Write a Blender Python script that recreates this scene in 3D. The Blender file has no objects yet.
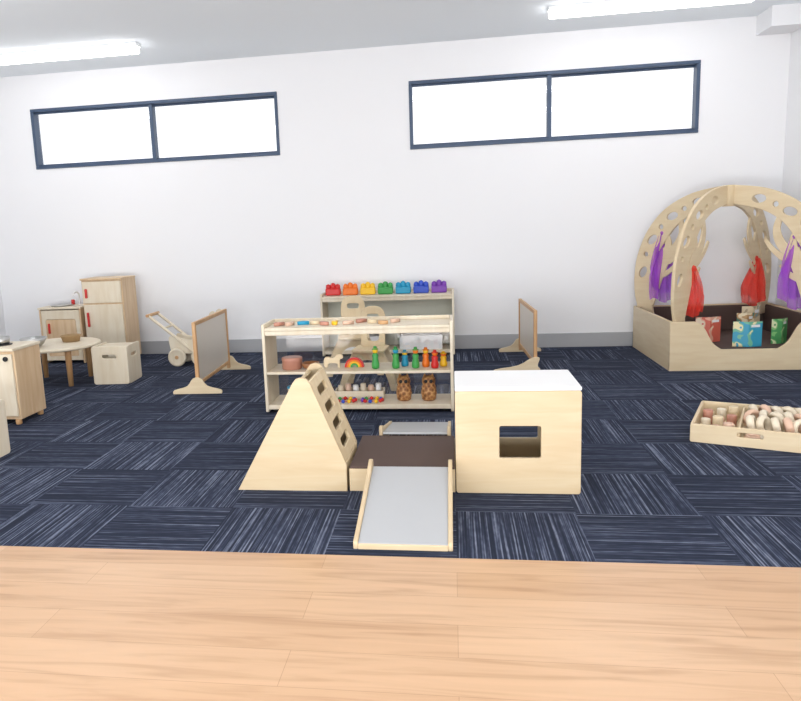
import bpy, bmesh, math, random
from mathutils import Matrix, Vector
random.seed(4)
scene = bpy.context.scene
try:
    scene.view_settings.view_transform = 'Standard'
    scene.view_settings.look = 'None'
except Exception as e:
    print(e)
COL = scene.collection

# ------------------------------------------------------------ materials
def lin(c):
    return tuple(((v/255)/12.92 if v/255 <= .04045 else ((v/255+.055)/1.055)**2.4) for v in c)

def mat(name, rgb, rough=.5, metal=0, emis=None, estr=0, alpha=1, spec=.5, trans=0):
    m = bpy.data.materials.new(name); m.use_nodes = True
    b = m.node_tree.nodes['Principled BSDF']
    c = lin(rgb)
    b.inputs['Base Color'].default_value = (*c, 1)
    b.inputs['Roughness'].default_value = rough
    b.inputs['Metallic'].default_value = metal
    b.inputs['Specular IOR Level'].default_value = spec
    b.inputs['Alpha'].default_value = alpha
    b.inputs['Transmission Weight'].default_value = trans
    if emis:
        b.inputs['Emission Color'].default_value = (*lin(emis), 1)
        b.inputs['Emission Strength'].default_value = estr
    return m

class NT:
    def __init__(s, m): s.nt = m.node_tree; s.b = m.node_tree.nodes['Principled BSDF']
    def n(s, t, **k):
        x = s.nt.nodes.new(t)
        for a, v in k.items(): setattr(x, a, v)
        return x
    def l(s, a, b): s.nt.links.new(a, b)
    def math(s, op, a, b=None):
        x = s.n('ShaderNodeMath', operation=op)
        for i, v in enumerate((a, b)):
            if v is None: continue
            if isinstance(v, (int, float)): x.inputs[i].default_value = v
            else: s.l(v, x.inputs[i])
        return x.outputs[0]
    def ramp(s, fac, stops, interp='LINEAR'):
        x = s.n('ShaderNodeValToRGB'); e = x.color_ramp.elements; x.color_ramp.interpolation = interp
        while len(e) < len(stops): e.new(.5)
        for el, (p, c) in zip(e, stops):
            el.position = p; el.color = (*c, 1)
        s.l(fac, x.inputs[0]); return x.outputs[0]

def wood(name, a, b, scale=(3, 3, 30), rough=.45):
    m = mat(name, a, rough); t = NT(m)
    tc = t.n('ShaderNodeTexCoord'); mp = t.n('ShaderNodeMapping')
    mp.inputs['Scale'].default_value = scale
    t.l(tc.outputs['Object'], mp.inputs[0])
    nz = t.n('ShaderNodeTexNoise'); nz.inputs['Scale'].default_value = 1; nz.inputs['Detail'].default_value = 4
    nz.inputs['Distortion'].default_value = .6
    t.l(mp.outputs[0], nz.inputs['Vector'])
    t.l(t.ramp(nz.outputs[0], [(.3, lin(a)), (.7, lin(b))]), t.b.inputs['Base Color'])
    return m

PLY = wood('birch_ply', (222, 203, 168), (211, 188, 149), (22, 22, 3))
PLYH = wood('birch_ply_horizontal', (224, 206, 173), (216, 194, 158), (3, 3, 26))
PLYC = wood('birch_ply_climber', (208, 189, 156), (200, 177, 141), (3, 3, 26))
PINE = wood('pine', (224, 197, 162), (208, 175, 136), (26, 26, 3))
PALE = wood('pale_wood', (230, 219, 198), (221, 206, 180), (20, 20, 3))
BEECH = wood('beech_trim', (208, 165, 118), (190, 145, 98), (20, 20, 3))
BROWN = mat('dark_brown_vinyl', (84, 66, 60), .8)
GREYV = mat('grey_ramp_laminate', (174, 176, 179), .45)
WHITE = mat('white_laminate', (238, 238, 238), .4)
STEEL = mat('brushed_steel', (190, 190, 188), .3, 1)
BLACK = mat('black_plastic', (30, 30, 32), .5)
DARKF = mat('window_frame_charcoal', (64, 82, 108), .45)
WALL = mat('wall_paint', (240, 240, 242), .9, spec=.15)
CEIL = mat('ceiling_paint', (240, 245, 249), .9, spec=.1)
SKIRT = mat('grey_skirting', (172, 173, 176), .6)
CASING = mat('light_casing', (235, 238, 240), .5)
TUBE = mat('light_diffuser', (255, 255, 255), .5, emis=(255, 255, 255), estr=8.5)
SHBACK = mat('shelf_back_panel', (212, 215, 203), .5)
MIRR = mat('divider_board', (216, 206, 192), .3)
def C(name, rgb, r=.4): return mat(name, rgb, r)
RED = C('red', (205, 40, 38)); ORANGE = C('orange', (236, 120, 30)); YEL = C('yellow', (245, 195, 40))
GREEN = C('green', (60, 155, 75)); TEAL = C('teal', (30, 150, 190)); BLUE = C('blue', (45, 80, 190)); PURP = C('purple', (120, 60, 170))
PINKB = C('pinkish_wood', (188, 132, 112)); PEACH = C('peach_wood', (222, 186, 162))

GLASS = bpy.data.materials.new('clear_pane'); GLASS.use_nodes = True
nt = GLASS.node_tree; nt.nodes.clear()
o = nt.nodes.new('ShaderNodeOutputMaterial'); mx = nt.nodes.new('ShaderNodeMixShader')
tr = nt.nodes.new('ShaderNodeBsdfTransparent'); gl = nt.nodes.new('ShaderNodeBsdfGlossy')
gl.inputs['Roughness'].default_value = .05; mx.inputs[0].default_value = .06
nt.links.new(tr.outputs[0], mx.inputs[1]); nt.links.new(gl.outputs[0], mx.inputs[2]); nt.links.new(mx.outputs[0], o.inputs[0])

def cloth(name, rgb, alpha=.85):
    m = bpy.data.materials.new(name); m.use_nodes = True
    nt = m.node_tree; nt.nodes.clear()
    o = nt.nodes.new('ShaderNodeOutputMaterial')
    d = nt.nodes.new('ShaderNodeBsdfDiffuse'); tl = nt.nodes.new('ShaderNodeBsdfTranslucent'); tp = nt.nodes.new('ShaderNodeBsdfTransparent')
    for s in (d, tl): s.inputs[0].default_value = (*lin(rgb), 1)
    a = nt.nodes.new('ShaderNodeMixShader'); a.inputs[0].default_value = .4
    b = nt.nodes.new('ShaderNodeMixShader'); b.inputs[0].default_value = alpha
    nt.links.new(d.outputs[0], a.inputs[1]); nt.links.new(tl.outputs[0], a.inputs[2])
    nt.links.new(tp.outputs[0], b.inputs[1]); nt.links.new(a.outputs[0], b.inputs[2]); nt.links.new(b.outputs[0], o.inputs[0])
    return m
CPURP = cloth('purple_chiffon', (192, 96, 238), .6); CRED = cloth('red_chiffon', (250, 88, 74), .7); CWHITE = cloth('white_cotton', (235, 232, 228), 1)

# carpet
CARPET = mat('carpet_tiles', (40, 48, 70), .95, spec=.1); t = NT(CARPET)
tc = t.n('ShaderNodeTexCoord'); sp = t.n('ShaderNodeSeparateXYZ'); t.l(tc.outputs['Object'], sp.inputs[0])
X, Y = sp.outputs[0], sp.outputs[1]
fx = t.math('FLOOR', t.math('DIVIDE', X, .49)); fy = t.math('FLOOR', t.math('DIVIDE', t.math('SUBTRACT', Y, 2.93), .49))
par = t.math('MODULO', t.math('ADD', t.math('ADD', fx, fy), 100), 2)
inv = t.math('SUBTRACT', 1, par)
s_ = t.math('ADD', t.math('MULTIPLY', X, par), t.math('MULTIPLY', Y, inv))
t_ = t.math('ADD', t.math('MULTIPLY', Y, par), t.math('MULTIPLY', X, inv))
idn = t.math('ADD', t.math('MULTIPLY', fx, 3.71), t.math('MULTIPLY', fy, 9.13))
def stripe(fs, ft, det):
    cb = t.n('ShaderNodeCombineXYZ')
    t.l(t.math('MULTIPLY', s_, fs), cb.inputs[0]); t.l(t.math('MULTIPLY', t_, ft), cb.inputs[1]); t.l(idn, cb.inputs[2])
    nz = t.n('ShaderNodeTexNoise'); nz.inputs['Scale'].default_value = 1; nz.inputs['Detail'].default_value = det
    t.l(cb.outputs[0], nz.inputs['Vector']); return nz.outputs[0]
n1 = stripe(140, 1.3, 1); n2 = stripe(75, 18, 1)
wn = t.n('ShaderNodeTexWhiteNoise', noise_dimensions='1D'); t.l(idn, wn.inputs['W'])
off = t.math('ADD', t.math('MULTIPLY', t.math('SUBTRACT', wn.outputs[0], .5), .04), t.math('MULTIPLY', t.math('SUBTRACT', par, .5), .035))
f2 = t.math('ADD', t.math('ADD', t.math('MULTIPLY', n1, .82), t.math('MULTIPLY', n2, .18)), off)
col = t.ramp(f2, [(.40, lin((40, 45, 59))), (.53, lin((53, 59, 77))), (.61, lin((84, 91, 110))), (.71, lin((124, 131, 149)))])
t.l(col, t.b.inputs['Base Color'])

# timber vinyl floor
WOODF = mat('oak_floor', (214, 172, 132), .3); t = NT(WOODF)
tc = t.n('ShaderNodeTexCoord')
br = t.n('ShaderNodeTexBrick'); br.offset = .37; br.offset_frequency = 2
br.inputs['Scale'].default_value = 1; br.inputs['Brick Width'].default_value = 1.3; br.inputs['Row Height'].default_value = .17
br.inputs['Mortar Size'].default_value = .0011; br.inputs['Mortar Smooth'].default_value = .6
br.inputs['Color1'].default_value = (*lin((207, 171, 137)), 1); br.inputs['Color2'].default_value = (*lin((198, 160, 125)), 1)
br.inputs['Mortar'].default_value = (*lin((172, 136, 103)), 1)
t.l(tc.outputs['Object'], br.inputs['Vector'])
mp = t.n('ShaderNodeMapping'); mp.inputs['Scale'].default_value = (1.8, 22, 1); t.l(tc.outputs['Object'], mp.inputs[0])
nz = t.n('ShaderNodeTexNoise'); nz.inputs['Scale'].default_value = 1; nz.inputs['Detail'].default_value = 7; nz.inputs['Distortion'].default_value = 1.0
t.l(mp.outputs[0], nz.inputs['Vector'])
g = t.ramp(nz.outputs[0], [(.3, (.76, .71, .66)), (.5, (.96, .955, .95)), (.7, (1.04, 1.04, 1.04))])
mx = t.n('ShaderNodeMix', data_type='RGBA', blend_type='MULTIPLY'); mx.inputs[0].default_value = .9
t.l(br.outputs[0], mx.inputs[6]); t.l(g, mx.inputs[7]); t.l(mx.outputs[2], t.b.inputs['Base Color'])

# ------------------------------------------------------------ geometry helpers
def G(name, loc=(0, 0, 0), rz=0, sc=1):
    e = bpy.data.objects.new(name, None); e.location = loc; e.rotation_euler = (0, 0, rz); e.scale = (sc, sc, sc)
    e.empty_display_size = .05; COL.objects.link(e); return e

def add(p, name, me, m, smooth=False):
    ob = bpy.data.objects.new(name, me)
    if m: me.materials.clear(); me.materials.append(m)
    COL.objects.link(ob)
    if p: ob.parent = p
    if smooth:
        for f in me.polygons: f.use_smooth = True
    return ob

def box(p, name, a, b, m, bev=.004, rot=None):
    a = Vector(a); b = Vector(b); c = (a+b)/2; s = b-a
    bm = bmesh.new(); bmesh.ops.create_cube(bm, size=1)
    bmesh.ops.scale(bm, vec=(abs(s.x), abs(s.y), abs(s.z)), verts=bm.verts)
    if bev: bmesh.ops.bevel(bm, geom=bm.edges[:], offset=min(bev, .3*min(abs(s.x), abs(s.y), abs(s.z))), segments=2, affect='EDGES', profile=.5)
    if rot: bmesh.ops.transform(bm, matrix=rot, verts=bm.verts)
    bmesh.ops.translate(bm, vec=c, verts=bm.verts)
    me = bpy.data.meshes.new(name); bm.to_mesh(me); bm.free()
    return add(p, name, me, m)

def lathe(p, name, prof, m, loc=(0, 0, 0), seg=28, axis='Z', smooth=True, M=None):
    bm = bmesh.new(); rings = []
    for r, z in prof:
        rings.append([bm.verts.new((max(r, 1e-4)*math.cos(2*math.pi*i/seg), max(r, 1e-4)*math.sin(2*math.pi*i/seg), z)) for i in range(seg)])
    for A, B in zip(rings, rings[1:]):
        for i in range(seg):
            bm.faces.new((A[i], A[(i+1) % seg], B[(i+1) % seg], B[i]))
    bm.faces.new(rings[0][::-1]); bm.faces.new(rings[-1])
    R = {'Z': Matrix(), 'X': Matrix.Rotation(math.pi/2, 4, 'Y'), 'Y': Matrix.Rotation(-math.pi/2, 4, 'X')}[axis]
    if M: R = M @ R
    bmesh.ops.transform(bm, matrix=Matrix.Translation(loc) @ R, verts=bm.verts)
    bmesh.ops.recalc_face_normals(bm, faces=bm.faces)
    me = bpy.data.meshes.new(name); bm.to_mesh(me); bm.free()
    ob = add(p, name, me, m)
    if smooth:
        for f in me.polygons: f.use_smooth = len(f.vertices) < 5
    return ob

def cyl(p, name, loc, r, h, m, r2=None, axis='Z', bev=.004, M=None):
    r2 = r if r2 is None else r2; b = min(bev, h*.3, r*.3)
    return lathe(p, name, [(r-b, 0), (r, b), (r2, h-b), (r2-b, h)], m, loc, axis=axis, smooth=False if r < .01 else True, M=M)

def panel(p, name, outline, m, org=(0, 0, 0), U=(1, 0, 0), V=(0, 0, 1), th=.018, holes=(), bev=.003):
    cu = bpy.data.curves.new(name, 'CURVE'); cu.dimensions = '2D'; cu.fill_mode = 'BOTH'
    cu.extrude = th/2-bev; cu.bevel_depth = bev; cu.bevel_resolution = 1; cu.offset = -bev
    for pts in [outline]+list(holes):
        s = cu.splines.new('POLY'); s.points.add(len(pts)-1)
        for q, c in zip(s.points, pts): q.co = (c[0], c[1], 0, 1)
        s.use_cyclic_u = True
    tmp = bpy.data.objects.new(name+'_c', cu); COL.objects.link(tmp)
    dg = bpy.context.evaluated_depsgraph_get()
    me = bpy.data.meshes.new_from_object(tmp.evaluated_get(dg))
    bpy.data.objects.remove(tmp)
    U = Vector(U).normalized(); V = Vector(V).normalized(); W = U.cross(V)
    M = Matrix(((U.x, V.x, W.x, org[0]), (U.y, V.y, W.y, org[1]), (U.z, V.z, W.z, org[2]), (0, 0, 0, 1)))
    me.transform(M); me.name = name
    return add(p, name, me, m)

def tube(p, name, pts, r, m, cyc=False):
    cu = bpy.data.curves.new(name, 'CURVE'); cu.dimensions = '3D'; cu.bevel_depth = r; cu.bevel_resolution = 3; cu.use_fill_caps = True
    s = cu.splines.new('POLY'); s.points.add(len(pts)-1); s.use_cyclic_u = cyc
    for q, c in zip(s.points, pts): q.co = (*c, 1)
    tmp = bpy.data.objects.new(name+'_c', cu); COL.objects.link(tmp)
    me = bpy.data.meshes.new_from_object(tmp.evaluated_get(bpy.context.evaluated_depsgraph_get()))
    bpy.data.objects.remove(tmp); me.name = name
    return add(p, name, me, m, True)

def ell(cx, cy, a, b, ang=0, n=20):
    return [(cx+a*math.cos(q)*math.cos(ang)-b*math.sin(q)*math.sin(ang), cy+a*math.cos(q)*math.sin(ang)+b*math.sin(q)*math.cos(ang)) for q in [2*math.pi*i/n for i in range(n)]]
def rect(a, b, c, d): return [(a, b), (c, b), (c, d), (a, d)]
def rrect(x0, y0, x1, y1, r, n=5):
    o = []
    for cx, cy, a0 in ((x1-r, y0+r, -90), (x1-r, y1-r, 0), (x0+r, y1-r, 90), (x0+r, y0+r, 180)):
        for i in range(n+1):
            a = math.radians(a0+90*i/n); o.append((cx+r*math.cos(a), cy+r*math.sin(a)))
    return o
def smooth(pts, n=6):
    o = []
    for i in range(len(pts)-1):
        p0 = Vector(pts[max(i-1, 0)]); p1 = Vector(pts[i]); p2 = Vector(pts[i+1]); p3 = Vector(pts[min(i+2, len(pts)-1)])
        for k in range(n):
            u = k/n
            o.append(tuple(.5*((2*p1)+(p2-p0)*u+(2*p0-5*p1+4*p2-p3)*u*u+(3*p1-p0-3*p2+p3)*u**3)))
    o.append(tuple(pts[-1])); return o

# ------------------------------------------------------------ room
XL, XR, YB, YF, ZC = -4.74, 2.90, 7.03, -2.6, 2.85
W1 = (-4.18, 1.93, -1.625, 2.52); W2 = (-.37, 1.91, 2.18, 2.525)
panel(None, 'wall_back', rect(XL-.15, 0, XR+.15, ZC), WALL, (0, YB+.075, 0), th=.15, holes=[rect(*W1), rect(*W2)], bev=0)
box(None, 'wall_left', (XL-.15, YF, 0), (XL, YB, ZC), WALL, 0)
box(None, 'wall_right', (XR, YF, 0), (XR+.15, YB, ZC), WALL, 0)
box(None, 'ceiling', (XL-.15, YF, ZC), (XR+.15, YB+.15, ZC+.1), CEIL, 0)
box(None, 'floor', (XL-.15, YF, -.1), (XR+.15, 2.49, 0), WOODF, 0)
box(None, 'floor_carpet', (XL-.15, 2.49, -.1), (XR+.15, YB+.15, 0), CARPET, 0)
box(None, 'trim_bulkhead', (2.62, 6.72, 2.69), (XR, YB, ZC), WALL, 0)
box(None, 'baseboard_back', (XL, YB-.015, 0), (XR, YB, .135), SKIRT, .003)
box(None, 'baseboard_left', (XL, YF, 0), (XL+.015, YB-.015, .135), SKIRT, .003)
box(None, 'baseboard_right', (XR-.015, YF, 0), (XR, YB-.015, .135), SKIRT, .003)
for i, (x0, z0, x1, z1) in enumerate((W1, W2)):
    w = G('window_%d' % (i+1), (0, YB, 0)); f = .03
    box(w, 'frame_top', (x0, -.012, z1-f), (x1, .09, z1), DARKF)
    box(w, 'frame_bottom', (x0, -.012, z0), (x1, .09, z0+f), DARKF)
    box(w, 'frame_left', (x0, -.012, z0+f), (x0+f, .09, z1-f), DARKF)
    box(w, 'frame_right', (x1-f, -.012, z0+f), (x1, .09, z1-f), DARKF)
    xm = (x0+x1)/2
    box(w, 'mullion', (xm-.024, 0, z0+f), (xm+.014, .08, z1-f), DARKF)
    s = .018
    for k, (a, b, y) in enumerate(((x0+f, xm-.024, .02), (xm+.014, x1-f, .05))):
        box(w, 'sash_top_%d' % k, (a, y, z1-f-s), (b, y+.025, z1-f), DARKF)
        box(w, 'sash_bottom_%d' % k, (a, y, z0+f), (b, y+.025, z0+f+s), DARKF)
        box(w, 'pane_%d' % k, (a, y+.01, z0+f+s), (b, y+.014, z1-f-s), GLASS, 0)
for x, y in ((-4.15, 6.22), (.78, 6.22), (-4.15, 4.6), (-1.7, 4.6), (.78, 4.6), (-4.15, 2.9), (.78, 2.9)):  # back row is visible; nearer rows are unseen fill added to brighten the room
    g = G('ceiling_batten_and_added_fill', (x, y, 0))
    box(g, 'casing', (0, -.05, ZC-.03), (1.52, .05, ZC), CASING)
    box(g, 'diffuser', (.01, -.045, ZC-.08), (1.51, .045, ZC-.03), TUBE, .012)

# ------------------------------------------------------------ climbing set
g = G('activity_box', (0.003, 3.145, 0)); w, d, h = .543, .38, .47
hole = rrect(.193, .165, .372, .312, .008)
panel(g, 'front_panel', rrect(0, 0, w, h, .012), PLYC, (0, .01, 0), th=.02, holes=[hole])
panel(g, 'back_panel', rrect(0, 0, w, h, .012), PLYC, (0, d-.01, 0), th=.02, holes=[rrect(.12, .15, .40, .36, .01)])
box(g, 'side_left', (0.002, .02, 0), (.02, d-.02, h), PLY)
box(g, 'side_right', (w-.02, .02, 0), (w-.002, d-.02, h), PLY)
box(g, 'top_board', (0, 0, h), (w, d, h+.018), WHITE, .006)
box(g, 'bottom_board', (.02, .02, .0), (w-.02, d-.02, .015), PLY)

g = G('climbing_wedge', (-1.02, 3.145, 0))
tri = [(0, 0), (.525, 0), (.525, .13), (.372, .51), (.355, .533), (.33, .54), (.305, .533), (.29, .515)]
panel(g, 'front_panel', tri, PLYC, (0, .01, 0), th=.02)
panel(g, 'back_panel', tri, PLYC, (0, .37, 0), th=.02)
sl = math.hypot(.153, .385)
panel(g, 'ladder_slope', rect(.02, 0, .36, sl), PLY, (.513, 0, .13), (0, 1, 0), (-.153, 0, .385), th=.018,
      holes=[rrect(.09, .05+i*.09, .29, .096+i*.09, .022) for i in range(4)])
ll = math.hypot(.29, .505)
panel(g, 'plain_slope', rect(.02, 0, .36, ll), PLY, (.014, 0, .0), (0, 1, 0), (.29, 0, .505), th=.018)
box(g, 'end_board', (.505, .02, 0), (.523, .36, .13), PLY)

g = G('toddler_platform', (-.485, 3.15, 0)); w, d, h = .485, .51, .108
for nm, a, b in (('front', (0, 0, 0), (w, .018, h)), ('back', (0, d-.018, 0), (w, d, h)), ('left', (0, .018, 0), (.018, d-.018, h)), ('right', (w-.018, .018, 0), (w, d-.018, h))):
    box(g, nm, a, b, PLYC)
box(g, 'padded_top', (.002, .002, h), (w-.002, d-.002, h+.01), BROWN, .004)

def ramp(loc, rz):
    g = G('toddler_ramp', loc, rz); L, W_, H_ = .60, .375, .12
    prof = smooth([(0, .0), (.0, .025), (.02, .035), (.10, .048), (.45, .122), (.53, .15), (.58, .162), (.60, .15), (.60, .10)], 4)
    prof = prof+[(.58, .0)]
    for nm, x in (('rail_left', .009), ('rail_right', W_-.009)):
        panel(g, nm, prof, PLYC, (x, 0, 0), (0, 1, 0), (0, 0, 1), th=.018)
    ang = math.atan2(.105, .58)
    bm_ = box(g, 'surface', (.018, .005, .004), (W_-.018, .595, .016), GREYV, .002)
    bm_.data.transform(Matrix.Translation((0, .005, .012)) @ Matrix.Rotation(ang, 4, 'X') @ Matrix.Translation((0, -.005, -.004)))
    box(g, 'toe_board', (.018, -.004, .0), (W_-.018, .014, .022), PLYC, .003)
ramp((-.388, 2.545, 0), 0)
ramp((-.02, 4.265, 0), math.pi)

# ------------------------------------------------------------ shelves
def shelf(loc, back):
    g = G('toy_shelf', loc); w, d, h = 1.25, .32, .60
    side = rrect(0, .006, d, h, .012)
    panel(g, 'side_left', side, PALE, (.01, 0, 0), (0, 1, 0), (0, 0, 1), th=.02)
    panel(g, 'side_right', side, PALE, (w-.01, 0, 0), (0, 1, 0), (0, 0, 1), th=.02)
    box(g, 'top_board', (.02, 0, .555), (w-.02, d, .575), PALE)
    box(g, 'middle_board', (.02, .005, .262), (w-.02, d-.01, .28), PALE)
    box(g, 'bottom_board', (.02, .005, .025), (w-.02, d-.005, .055), PALE)
    box(g, 'front_lip', (.02, .003, .525), (w-.02, .02, .555), PALE)
    if back: box(g, 'back_panel', (.02, d-.012, .06), (w-.02, d-.004, .555), back, .001)
    for i, x in enumerate((.06, w-.06)):
        for j, y in enumerate((.05, d-.05)):
            cyl(g, 'foot_%d%d' % (i, j), (x, y, 0), .02, .025, BLACK)
    box(g, 'top_back_rail', (.02, d-.018, .575), (w-.02, d, .60), PALE)
    return g
shelf((-1.25, 4.57, 0), GLASS)
shelf((-1.235, 6.67, 0), SHBACK)

SX, SY = -1.25, 4.57
def figure(x, y, z, h, body, head, nm='toy_figure'):
    g = G(nm, (x, y, z))
    lathe(g, 'body', [(.016, 0), (.024, .004), (.026, h*.2), (.018, h*.45), (.022, h*.6), (.012, h*.7)], body)
    lathe(g, 'head', [(.004, h*.66), (.016, h*.72), (.019, h*.8), (.014, h*.9), (.004, h*.93)], head)
    lathe(g, 'hat', [(.022, h*.86), (.022, h*.88), (.013, h*.9), (.010, h), (.004, h)], body)
M_ = .2805; B_ = .0555
for x, dy, b, hh, hd in ((-.51, .0, GREEN, .15, YEL), (-.375, .0, GREEN, .145, TEAL), (-.32, .07, TEAL, .11, YEL), (-.245, 0, GREEN, .14, ORANGE), (-.18, .04, ORANGE, .13, YEL), (-.12, -.01, RED, .12, ORANGE), (-.065, .05, YEL, .10, ORANGE)):
    figure(x, SY+.09+dy, M_, hh, b, hd)
g = G('round_wooden_box', (-1.08, SY+.12, M_))
lathe(g, 'drum', [(.055, 0), (.068, .004), (.068, .055), (.07, .06), (.07, .078), (.06, .082)], PINKB)
g = G('wooden_bowl', (-.95, SY+.10, M_)); lathe(g, 'bowl', [(.03, 0), (.05, .012), (.062, .045), (.057, .045), (.045, .016), (.005, .01)], C('brown_wood', (150, 100, 62)))
g = G('wooden_animal_toy', (-.8, SY+.14, M_+.0045))
panel(g, 'body', smooth([(-.06, 0), (-.065, .04), (-.05, .07), (0, .065), (.03, .09), (.06, .085), (.065, .06), (.045, .05), (.045, 0), (.03, 0), (.025, .025), (-.03, .025), (-.04, 0), (-.06, 0)], 3)[:-1], PLYH, th=.03)
g = G('stacking_rainbow', (-.66, SY+.16, M_))
for i, m in enumerate((RED, ORANGE, YEL, GREEN)):
    r = .065-i*.013
    a = [(r*math.cos(q), r*math.sin(q)) for q in [math.pi*k/16 for k in range(17)]]
    b = [((r-.011)*math.cos(q), (r-.011)*math.sin(q)) for q in [math.pi*k/16 for k in range(16, -1, -1)]]
    panel(g, 'arch_%d' % i, a+b, m, th=.04, bev=.002)
JAR = C('carved_brown', (150, 100, 60), .6); t = NT(JAR)
v = t.n('ShaderNodeTexVoronoi'); v.inputs['Scale'].default_value = 45
tc = t.n('ShaderNodeTexCoord'); t.l(tc.outputs['Object'], v.inputs['Vector'])
t.l(t.ramp(v.outputs[0], [(.1, lin((84, 52, 30))), (.5, lin((160, 106, 60))), (.8, lin((205, 160, 104)))]), t.b.inputs['Base Color'])
for x in (-.33, -.165):
    g = G('carved_wooden_owl', (x, SY+.13, B_))
    lathe(g, 'body', [(.035, 0), (.046, .01), (.052, .05), (.046, .095), (.04, .105), (.045, .125), (.042, .15), (.025, .165)], JAR)
    for s in (-1, 1):
        lathe(g, 'ear_%d' % s, [(.012, 0), (.008, .015), (.001, .026)], JAR, (s*.025, 0, .155), 10)
        lathe(g, 'eye_%d' % s, [(.012, 0), (.012, .004), (.004, .006)], BLACK, (s*.017, -.04, .135), 12, 'Y', M=Matrix.Rotation(math.pi, 4, 'Z'))
def beads(x, y, z, n, R, nm='bead_string'):
    g = G(nm, (x, y, z)); cols = [RED, BLUE, YEL, RED, GREEN, BLUE, PURP]
    for i in range(n):
        a = i/n*2*math.pi; r = .013
        lathe(g, 'bead_%d' % i, [(.002, 0), (r*.8, r*.4), (r, r), (r*.8, r*1.6), (.002, 2*r)], cols[i % 7], (R*math.cos(a)*1.5, R*math.sin(a), 0), 12)
    tube(g, 'string', [(R*1.5*math.cos(a), R*math.sin(a), .013) for a in [k/24*2*math.pi for k in range(24)]], .002, RED, True)
beads(-.90, SY+.12, B_, 13, .05); beads(-.72, SY+.09, B_, 11, .045); beads(-.54, SY+.09, B_, 11, .045)
g = G('wooden_toy_tray', (-.64, SY+.225, B_))
box(g, 'base', (-.17, -.06, 0), (.17, .06, .01), PALE)
for nm, a, b in (('front', (-.17, -.06, .01), (.17, -.05, .055)), ('back', (-.17, .05, .01), (.17, .06, .055)), ('left_end', (-.17, -.05, .01), (-.16, .05, .055)), ('right_end', (.16, -.05, .01), (.17, .05, .055))): box(g, nm, a, b, PALE)
for i in range(6): cyl(g, 'peg_%d' % i, (-.13+.052*i, 0, .01), .02, .075+.012*(i % 2), [PALE, PEACH, WHITE][i % 3])
g = G('toy_canister', (-1.08, SY+.12, B_)); cyl(g, 'drum', (0, 0, 0), .04, .09, PALE); cyl(g, 'lid', (0, 0, .09), .044, .015, TEAL)
g = G('wooden_half_discs', (0, SY, .5755))
for i in range(11):
    x = -1.15+i*.078; m = [PINKB, PEACH, TEAL, PLYH, PINKB, YEL, PEACH, PINKB, PLYH, BEECH, PEACH][i]; q0 = random.uniform(0, 3)
    hd = [(.04*math.cos(q), .04*math.sin(q)) for q in [math.pi*k/12 for k in range(13)]]
    panel(g, 'piece_%d' % i, hd, m, (x, .15+random.uniform(-.05, .05), .012), (math.cos(q0), math.sin(q0), 0), (-math.sin(q0), math.cos(q0), 0), th=.024)
for i, m in enumerate((RED, ORANGE, YEL, GREEN, TEAL, BLUE, PURP)):
    g = G('crown_block', (-1.13+i*.168, 6.82, .5755))
    box(g, 'base', (-.072, -.035, 0), (.072, .035, .068), m, .012)
    for k in (-1, 0, 1):
        lathe(g, 'stud_%d' % k, [(.02, .05), (.026, .075), (.022, .098+(.012 if k == 0 else 0)), (.006, .108+(.012 if k == 0 else 0))], m, (k*.045, 0, 0), 16)
for x, m in ((-.98, PEACH), (-.72, PINKB), (-.15, PEACH)):
    g = G('toy_basin', (x, 6.80, .2805)); lathe(g, 'bowl', [(.04, 0), (.07, .03), (.08, .07), (.074, .07), (.06, .03), (.004, .012)], m)
for i, m in enumerate((ORANGE, YEL, RED, GREEN)):
    g = G('coloured_peg', (-.55+i*.075, 6.76, .2805)); cyl(g, 'block', (0, 0, 0), .025, .07+.02*(i % 2), m)
for x in (-.85, -.3):
    g = G('white_storage_tub', (x, 6.82, B_)); ww = .2
    box(g, 'base', (-ww, -.11, 0), (ww, .11, .01), WHITE)
    for nm, a, b in (('front', (-ww, -.11, .01), (ww, -.10, .13)), ('back', (-ww, .10, .01), (ww, .11, .13)), ('l', (-ww, -.10, .01), (-ww+.01, .10, .13)), ('r', (ww-.01, -.10, .01), (ww, .10, .13))):
        box(g, nm, a, b, WHITE)

# ------------------------------------------------------------ toddler chairs between the shelves
def tchair(loc, rz, s=1.0):
    g = G('toddler_chair', loc, rz, s)
    back = smooth([(-.10, .30), (-.10, .42), (-.105, .52), (-.09, .60), (-.04, .64), (.04, .64), (.09, .60), (.105, .52), (.10, .42), (.10, .30)], 4)
    panel(g, 'backrest', back, PLY, (0, .07, 0), (1, 0, 0), (0, .12, 1), th=.018, holes=[rrect(-.05, .535, .05, .58, .02), rrect(-.05, .36, .05, .46, .03)])
    panel(g, 'seat', rrect(-.13, -.14, .13, .16, .04), PLY, (0, 0, .31), (1, 0, 0), (0, 1, 0), th=.02)
    leg = smooth([(-.24, 0), (-.20, .14), (-.125, .298)], 4)+smooth([(.125, .298), (.20, .14), (.24, 0)], 4)+smooth([(.185, 0), (.14, .13), (.06, .23), (-.06, .23), (-.14, .13), (-.185, 0)], 5)
    for i, sy in enumerate((-1, 1)):
        panel(g, 'leg_frame_%d' % i, leg, PLY, (0, sy*.13, 0), (1, 0, 0), (0, -sy*.1, 1), th=.02)
tchair((-.82, 5.90, 0), .12, 1.0); tchair((-.62, 5.35, 0), -.1, .95)

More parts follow.
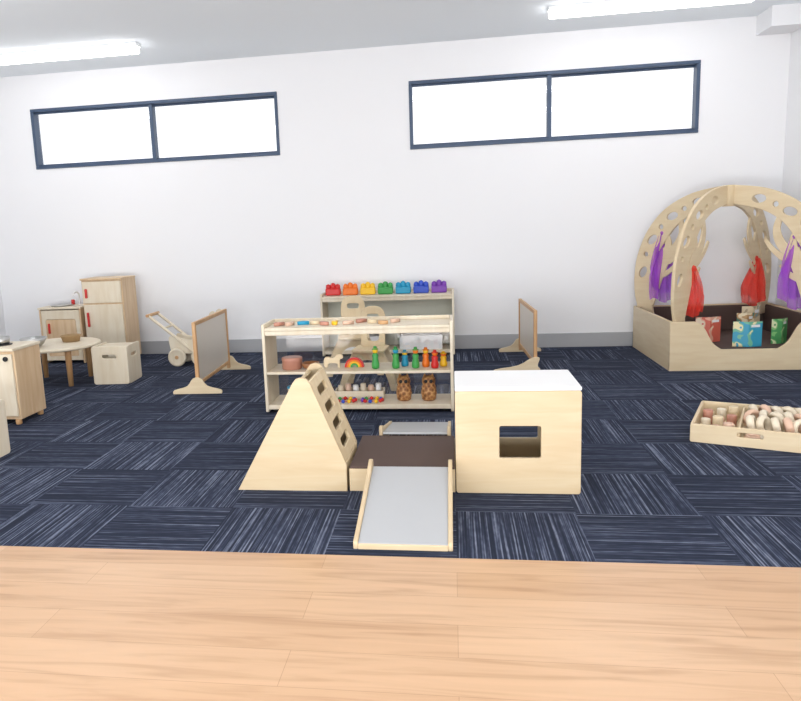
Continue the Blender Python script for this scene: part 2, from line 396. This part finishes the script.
# ------------------------------------------------------------ dividers
def partition(loc, L, H, rz=0, near=(-.19, .19)):
    g = G('room_divider_panel', loc, rz)
    box(g, 'post_near', (-.014, 0, .02), (.014, .03, H), BEECH); box(g, 'post_far', (-.014, L-.03, .02), (.014, L, H), BEECH)
    box(g, 'rail_top', (-.012, .03, H-.03), (.012, L-.03, H), BEECH); box(g, 'rail_bottom', (-.012, .03, .06), (.012, L-.03, .09), BEECH)
    box(g, 'panel', (-.005, .03, .09), (.005, L-.03, H-.03), MIRR, .001)
    for nm, y, (a, b) in (('foot_near', -.01, near), ('foot_far', L+.01, (-.19, .19))):
        tri = smooth([(a, 0), (a*.97, .03), (a*.42, .06), (-.03, .12), (.03, .12), (b*.42, .06), (b*.97, .03), (b, 0)], 3)
        panel(g, nm, tri, PLYH, (0, y, 0), th=.02)
partition((-1.945, 5.18, 0), .93, .55, math.radians(2.5))
partition((.65, 5.84, 0), .96, .50, math.radians(2), (-.33, .035))

# ------------------------------------------------------------ cubby
g = CUB = G('play_cubby', (2.24, 6.40, 0)); h = .385; a = .58; T = .024
fr = [(-a, 0), (a, 0), (a, h), (.42, h)]+smooth([(.40, h), (.34, h-.04), (.27, .22), (.20, .165)], 5)+smooth([(-.20, .165), (-.27, .22), (-.34, h-.04), (-.40, h)], 5)+[(-.42, h), (-a, h)]
panel(g, 'front_wall', fr, PLYH, (0, -a+T/2, 0), th=T)
panel(g, 'back_wall', rect(-a, 0, a, h), PLYH, (0, a-T/2, 0), th=T)
panel(g, 'left_wall', rect(-a+T, 0, a-T, h), PLYH, (-a+T/2, 0, 0), (0, 1, 0), th=T)
panel(g, 'right_wall', rect(-a+T, 0, a-T, h), PLYH, (a-T/2, 0, 0), (0, 1, 0), th=T)
i_ = a-T
box(g, 'cushion', (-i_, -i_, .005), (i_, i_, .145), BROWN, .02)
box(g, 'lining_back', (-i_, i_-.03, .145), (i_, i_, h-.01), BROWN, .008)
box(g, 'lining_left', (-i_, -i_+.2, .145), (-i_+.03, i_-.03, h-.01), BROWN, .008)
box(g, 'lining_right', (i_-.03, -i_+.2, .145), (i_, i_-.03, h-.01), BROWN, .008)
outer = smooth([(.745, .30), (.80, .48), (.812, .66), (.785, .86), (.69, 1.08), (.53, 1.26), (.30, 1.375), (.04, 1.42)], 6)
inner = smooth([(.04, 1.27), (.26, 1.215), (.42, 1.115), (.53, .97), (.61, .82), (.645, .66), (.645, .48), (.615, .30)], 6)
mid = [(.73, .70), (.705, .86), (.65, .99), (.57, 1.10), (.47, 1.19), (.365, 1.25), (.24, 1.30)]
holes = []
for i, (x, y) in enumerate(mid):
    x2, y2 = mid[min(i+1, 6)]; x1, y1 = mid[max(i-1, 0)]
    holes.append(ell(x, y, .054 if i % 2 == 0 else .022, .034 if i % 2 == 0 else .022, math.atan2(y2-y1, x2-x1)+(.35 if i % 2 == 0 else 0), 16))
def finger(pts, w0, w1):
    pts = smooth(pts, 5); L = []; R = []
    for i, p in enumerate(pts):
        q = Vector(pts[min(i+1, len(pts)-1)])-Vector(pts[max(i-1, 0)]); q.normalize()
        w = w0+(w1-w0)*i/(len(pts)-1); n = Vector((-q.y, q.x))*w/2
        L.append(tuple(Vector(p)+n)); R.append(tuple(Vector(p)-n))
    return L+R[::-1]
for k in range(4):
    ang = math.pi/4+k*math.pi/2; U = (math.cos(ang), math.sin(ang), 0)
    panel(g, 'arch_leg_%d' % k, outer+inner, PLYH, (0, 0, 0), U, th=.026, holes=holes)
    for j, (pts, w0, w1) in enumerate((
        ([(.68, .42), (.62, .60), (.56, .76), (.50, .90)], .12, .10),
        ([(.52, .84), (.42, .94), (.38, 1.05), (.40, 1.16)], .085, .04),
        ([(.52, .84), (.50, .96), (.52, 1.05)], .08, .03),
        ([(.55, .78), (.46, .82), (.36, .90), (.30, .98)], .065, .025),
        ([(.60, .66), (.50, .70), (.42, .78)], .06, .025))):
        panel(g, 'branch_%d_%d' % (k, j), finger(pts, w0, w1), PLYH, (0, 0, 0), U, th=.017-.0012*j, bev=.002)
cyl(g, 'crown_hub', (0, 0, 1.25), .05, .17, PLY)

def scarf(loc, L, w0, w1, m, seed, rz=0):
    rnd = random.Random(seed); g = G('chiffon_scarf', loc, rz)
    for s in range(2):
        bm = bmesh.new(); nu, nv = 48, 30; grid = []; ph = rnd.uniform(0, 6); fr_ = rnd.uniform(2.6, 3.6); lx = rnd.uniform(-.02, .02)
        Ls = L*(1-.12*s); ph2 = rnd.uniform(0, 6); sk = rnd.uniform(-.2, .2)
        for j in range(nv+1):
            v = j/nv; w = w0+(w1-w0)*min(1, v*1.6)**.9; row = []
            for i in range(nu+1):
                u = i/nu-.5
                x = u*w+lx*v+.012*math.sin(5*v+ph)+.004*math.sin(u*14+v*4+ph2)
                y = (.006+.02*v)*math.sin(u*2*math.pi*fr_+ph+v*1.5)+(s-.5)*.02
                z = -Ls*v*(1-sk*u*v)-.02*v*math.sin(u*7+ph)
                row.append(bm.verts.new((x, y, z)))
            grid.append(row)
        for j in range(nv):
            for i in range(nu): bm.faces.new((grid[j][i], grid[j][i+1], grid[j+1][i+1], grid[j+1][i]))
        me = bpy.data.meshes.new('cloth'); bm.to_mesh(me); bm.free(); add(g, 'cloth_layer_%d' % s, me, m, True)
    lathe(g, 'knot', [(.004, -.03), (.022, -.02), (.026, 0), (.02, .015), (.004, .025)], m, (0, 0, 0), 14)
scarf((1.85, 6.80, 1.05), .60, .06, .21, CPURP, 1)
scarf((1.87, 6.02, .78), .38, .05, .17, CRED, 2)
scarf((2.61, 6.77, .80), .40, .05, .20, CRED, 3)
scarf((2.61, 6.05, 1.0), .54, .06, .19, CPURP, 4)

def picmat(name, a, b, c):
    m = mat(name, a, .4); t = NT(m); tc = t.n('ShaderNodeTexCoord'); n = t.n('ShaderNodeTexNoise'); n.inputs['Scale'].default_value = 11
    n.inputs['Detail'].default_value = 1; n.inputs['Distortion'].default_value = .8
    t.l(tc.outputs['Object'], n.inputs['Vector'])
    r = t.ramp(n.outputs[0], [(.0, lin(a)), (.5, lin(b)), (.58, lin(c)), (.66, lin(a))], 'CONSTANT')
    t.l(r, t.b.inputs['Base Color']); return m
def book(loc, rz, w, h, m, op=.3):
    g = G('picture_book', loc, rz)
    for s in (-1, 1):
        R = Matrix.Rotation(s*op, 4, 'Z')
        for nm, y0, y1, mm in (('cover', 0, .003, m), ('pages', .003, .010, WHITE)):
            k = .004 if nm == 'pages' else 0
            o = box(g, nm+('_l' if s < 0 else '_r'), (0 if s > 0 else -w+k, y0, k), (w-k if s > 0 else 0, y1, h-k), mm, .0008)
            o.data.transform(R)
        if s > 0:
            o = box(g, 'title_band', (.02, -.0008, h*.78), (w-.02, .0, h*.88), WHITE, 0); o.data.transform(R)
book((2.10, 6.28, .146), .15, .11, .21, picmat('book_red', (214, 104, 84), (232, 176, 150), (244, 226, 200)))
book((2.30, 6.02, .146), -.1, .11, .20, picmat('book_teal', (60, 160, 192), (120, 190, 160), (238, 228, 180)))
book((2.50, 6.47, .146), .3, .09, .27, picmat('book_cream', (222, 205, 170), (180, 160, 130), (130, 165, 170)))
book((2.60, 6.16, .146), .4, .08, .20, picmat('book_green', (84, 165, 100), (140, 200, 130), (225, 232, 190)))
book((2.40, 6.33, .146), .1, .075, .23, picmat('book_beige', (230, 215, 180), (190, 150, 100), (90, 130, 110)))

# ------------------------------------------------------------ treasure tray
ang = math.atan2(-.2, .467); g = G('wooden_block_tray', (1.243, 3.95, 0), ang); L, D_, H_ = .62, .56, .10
panel(g, 'front', rrect(0, 0, L, H_, .01), PLYH, (0, .008, 0), th=.016, holes=[rrect(.22, .05, .34, .075, .012)])
panel(g, 'back', rrect(0, 0, L, H_, .01), PLYH, (0, D_-.008, 0), th=.016)
box(g, 'left', (0, .016, 0), (.016, D_-.016, H_), PLYH); box(g, 'right', (L-.016, .016, 0), (L, D_-.016, H_), PLYH)
box(g, 'base', (.016, .016, .004), (L-.016, D_-.016, .016), PLYH, .001)
box(g, 'divider', (.22, .016, .016), (.232, D_-.016, .085), PLYH)
rn = random.Random(5)
gr = G('wooden_loose_parts', (1.243, 3.95, .0165), ang)
def ring(x, y, z, R, r, m, tilt, tz):
    bm = bmesh.new(); n = 28; k = 10; vs = []
    for i in range(n):
        a_ = 2*math.pi*i/n; vs.append([bm.verts.new(((R+r*math.cos(b_))*math.cos(a_), (R+r*math.cos(b_))*math.sin(a_), r*1.4*math.sin(b_))) for b_ in [2*math.pi*j/k for j in range(k)]])
    for i in range(n):
        for j in range(k): bm.faces.new((vs[i][j], vs[(i+1) % n][j], vs[(i+1) % n][(j+1) % k], vs[i][(j+1) % k]))
    M = Matrix.Translation((x, y, z)) @ Matrix.Rotation(tz, 4, 'Z') @ Matrix.Rotation(tilt, 4, 'X')
    bmesh.ops.transform(bm, matrix=M, verts=bm.verts)
    me = bpy.data.meshes.new('ring'); bm.to_mesh(me); bm.free(); add(gr, 'ring', me, m, True)
for row in range(3):
    for i in range(6): ring(.28+.056*i, .44-.13*row, .058+.004*(i % 2), .042, .014, [PALE, PEACH, PALE, PALE][(i+row) % 4], math.pi/2-.25, math.pi/2+rn.uniform(-.9, .9))
for row in range(4):
    for i in range(3):
        cyl(gr, 'peg_%d_%d' % (row, i), (.055+.06*i, .08+.13*row, 0), .026, .045+.02*((i+row) % 3), [PEACH, PALE, PINKB, PLYH][(i*2+row) % 4])
for i in range(5): ring(.29+.065*i, .085, .014, .03, .012, [PEACH, PALE, PINKB][i % 3], 0, 0)

# ------------------------------------------------------------ home corner
g = G('toy_refrigerator', (-3.57, 6.55, 0)); w, d, h = .42, .32, .83
box(g, 'carcass', (0, .018, .03), (w, d, h-.018), PINE); box(g, 'top', (-.005, -.004, h-.018), (w+.005, d, h), PINE)
box(g, 'freezer_door', (.012, 0, .59), (w-.012, .018, h-.03), PALE); box(g, 'fridge_door', (.012, 0, .05), (w-.012, .018, .575), PALE)
box(g, 'freezer_handle', (.045, -.025, .64), (.065, -.002, .73), RED, .006); box(g, 'fridge_handle', (.045, -.025, .36), (.065, -.002, .50), RED, .006)
box(g, 'plinth', (.02, .03, 0), (w-.02, d-.02, .03), PINE)
g = G('toy_sink_cabinet', (-4.04, 6.55, 0)); w, h = .44, .56
box(g, 'side_left', (0, .0, 0), (.018, d, h-.02), PINE); box(g, 'side_right', (w-.018, 0, 0), (w, d, h-.02), PINE)
box(g, 'back', (.018, d-.018, .02), (w-.018, d, h-.02), PINE); box(g, 'top', (-.006, -.01, h-.02), (w+.006, d, h), PALE)
panel(g, 'front_frame', rect(.02, .03, w-.02, h-.03), PALE, (0, .01, 0), th=.016, holes=[rrect(.06, .07, w-.06, .44, .02)])
box(g, 'door', (.062, .004, .072), (w-.062, .018, .438), PINE)
box(g, 'door_handle', (.09, -.02, .30), (.105, .004, .40), RED, .005)
tube(g, 'tap', [(.30, .26, h), (.30, .26, h+.10), (.30, .24, h+.125), (.30, .20, h+.13), (.30, .16, h+.12), (.30, .15, h+.10)], .010, WHITE)
for x in (.23, .37): cyl(g, 'tap_knob_%d' % int(x*100), (x, .26, h), .018, .05, RED)
lathe(g, 'sink', [(.09, 0), (.11, .012), (.105, .012), (.08, .004), (.01, .003)], STEEL, (.17, .14, h))

g = G('toy_stove_cabinet', (-3.42, 4.28, 0)); w, d, h = .56, .32, .52
for i, (x, y) in enumerate(((.03, .03), (w-.03, .03), (.03, d-.03), (w-.03, d-.03))): cyl(g, 'foot_%d' % i, (x, y, 0), .02, .035, BEECH)
box(g, 'carcass', (.0, .018, .035), (w, d, h-.02), PINE); box(g, 'top', (-.008, -.008, h-.02), (w+.008, d+.004, h), PALE)
box(g, 'door_left', (.012, .0, .06), (w/2-.004, .018, h-.04), PALE); box(g, 'door_right', (w/2+.004, 0, .06), (w-.012, .018, h-.04), PALE)
for x in (w/2-.04, w/2+.03): box(g, 'handle_%d' % int(x*100), (x, -.022, .27), (x+.012, 0, .36), STEEL, .004)
for i in range(3): cyl(g, 'knob_%d' % i, (w-.05-.07*i, 0, h-.07), .016, .018, BLACK, axis='Y', M=Matrix.Rotation(math.pi, 4, 'Z'))
for i, x in enumerate((.15, .38)):
    cyl(g, 'burner_%d' % i, (x, .16, h), .07, .006, BLACK)
g = G('toy_saucepan', (-3.04, 4.44, .527))
lathe(g, 'pan', [(.045, 0), (.055, .004), (.058, .05), (.054, .05), (.05, .008), (.004, .006)], STEEL)
tube(g, 'handle', [(-.055, 0, .04), (-.11, -.02, .045), (-.16, -.035, .048)], .008, BLACK)

g = G('round_play_table', (-3.39, 5.68, 0))
lathe(g, 'top', [(.365, .305), (.38, .311), (.38, .327), (.372, .333)], PALE, seg=56)
for i in range(4):
    q = math.radians(-40+90*i); c, s = math.cos(q), math.sin(q)
    lathe(g, 'leg_%d' % i, [(.02, 0), (.028, .295), (.028, .305)], BEECH, (c*.29, s*.29, 0), 16)
g = G('metal_mixing_bowl', (-3.47, 5.50, .333)); lathe(g, 'bowl', [(.04, 0), (.08, .025), (.11, .08), (.105, .08), (.075, .03), (.004, .008)], STEEL)
g = G('wicker_basket', (-3.30, 5.80, .333)); lathe(g, 'basket', [(.07, 0), (.085, .05), (.09, .055), (.08, .055), (.065, .008), (.004, .006)], C('wicker', (170, 140, 100), .8))

def cube_chair(loc, rz=0):
    g = G('cube_chair', loc, rz); w, d, h = .305, .30, .32
    hl = rrect(.09, .22, .21, .25, .012)
    panel(g, 'front', rrect(0, 0, w, h, .02), PALE, (0, .009, 0), th=.018, holes=[hl])
    panel(g, 'side_left', rrect(.018, 0, d, h, .02), PALE, (.009, 0, 0), (0, 1, 0), th=.018)
    panel(g, 'side_right', rrect(.018, 0, d, h, .02), PALE, (w-.009, 0, 0), (0, 1, 0), th=.018, holes=[hl])
    box(g, 'seat', (.018, .018, .17), (w-.018, d, .188), PALE); box(g, 'top', (.018, .018, h-.03), (w-.018, d-.005, h-.012), PALE)
cube_chair((-2.98, 5.53, 0), math.radians(4)); cube_chair((-2.86, 3.40, 0))

# doll pram
g = G('wooden_doll_pram', (-2.43, 6.42, 0), 0, 1.12)
for i, (x, y) in enumerate(((-.10, -.11), (.10, -.11), (-.10, .11), (.10, .11))):
    lathe(g, 'wheel_%d' % i, [(.02, -.011), (.055, -.011), (.06, -.014), (.075, -.012), (.078, 0), (.075, .012), (.06, .014), (.055, .011), (.02, .011)], PALE, (x, y, .078), 28, 'Y')
    lathe(g, 'hub_%d' % i, [(.012, -.018), (.016, -.014), (.016, .014), (.012, .018)], BEECH, (x, y, .078), 14, 'Y')
for x in (-.10, .10): tube(g, 'axle_%d' % int(x*10), [(x, -.10, .078), (x, .10, .078)], .008, BEECH)
for i, y in enumerate((-.085, .085)):
    panel(g, 'body_side_%d' % i, smooth([(-.16, .14), (-.17, .24), (-.12, .25), (.02, .22), (.12, .28), (.20, .44), (.25, .43), (.22, .28), (.14, .12), (-.10, .11), (-.16, .14)], 3)[:-1], PALE, (0, y, 0), th=.014)
    tube(g, 'handle_bar_%d' % i, [(.06, y*1.15, .10), (-.10, y*1.15, .24), (-.33, y*1.15, .43)], .012, PALE)
tube(g, 'handle_grip', [(-.33, -.12, .43), (-.33, .12, .43)], .014, BEECH)
tube(g, 'handle_brace', [(-.20, -.095, .323), (-.20, .095, .323)], .009, PALE)
box(g, 'body_floor', (-.14, -.078, .12), (.14, .078, .132), PALE)
b_ = box(g, 'body_back', (-.006, -.078, 0), (.006, .078, .32), PALE); b_.data.transform(Matrix.Translation((.14, 0, .13)) @ Matrix.Rotation(.28, 4, 'Y'))
box(g, 'body_end', (-.16, -.078, .13), (-.148, .078, .22), PALE)
bm = bmesh.new(); bmesh.ops.create_grid(bm, x_segments=16, y_segments=8, size=.5)
for v in bm.verts: v.co = Vector((v.co.x*.28, v.co.y*.14, .185+.02*math.sin(v.co.x*14)+.012*math.cos(v.co.y*11+v.co.x*5)))
me = bpy.data.meshes.new('blanket'); bm.to_mesh(me); bm.free(); o = add(g, 'blanket', me, CWHITE, True); so = o.modifiers.new('s', 'SOLIDIFY'); so.thickness = .02

# ------------------------------------------------------------ light
w = bpy.data.worlds.new('World'); scene.world = w; w.use_nodes = True
bg = w.node_tree.nodes['Background']; bg.inputs[0].default_value = (.965, .98, 1, 1); bg.inputs[1].default_value = 1.35
def area(name, loc, rot, sx, sy, e, c=(1, 1, 1)):
    l = bpy.data.lights.new(name, 'AREA'); l.shape = 'RECTANGLE'; l.size = sx; l.size_y = sy; l.energy = e; l.color = c
    o = bpy.data.objects.new(name, l); o.location = loc; o.rotation_euler = rot; COL.objects.link(o)
# added unseen fill behind the camera, aimed up and forward to brighten the ceiling
area('added_ceiling_fill', (-1, -.5, .5), (math.radians(134), 0, 0), 6, .8, 230, (.97, .985, 1))

# ------------------------------------------------------------ camera
cam = bpy.data.cameras.new('camera'); co = bpy.data.objects.new('camera', cam); COL.objects.link(co)
fwd = Vector((-.1527, .9743, -.1662)).normalized(); rt = Vector((.9881, .1461, -.0418)); rt = (rt-fwd*rt.dot(fwd)).normalized(); up = rt.cross(fwd)
co.matrix_world = Matrix(((rt.x, up.x, -fwd.x, 0), (rt.y, up.y, -fwd.y, 0), (rt.z, up.z, -fwd.z, 1.2), (0, 0, 0, 1)))
cam.sensor_width = 36; cam.lens = 720/801*36; cam.shift_x = .073; cam.clip_start = .05
scene.camera = co
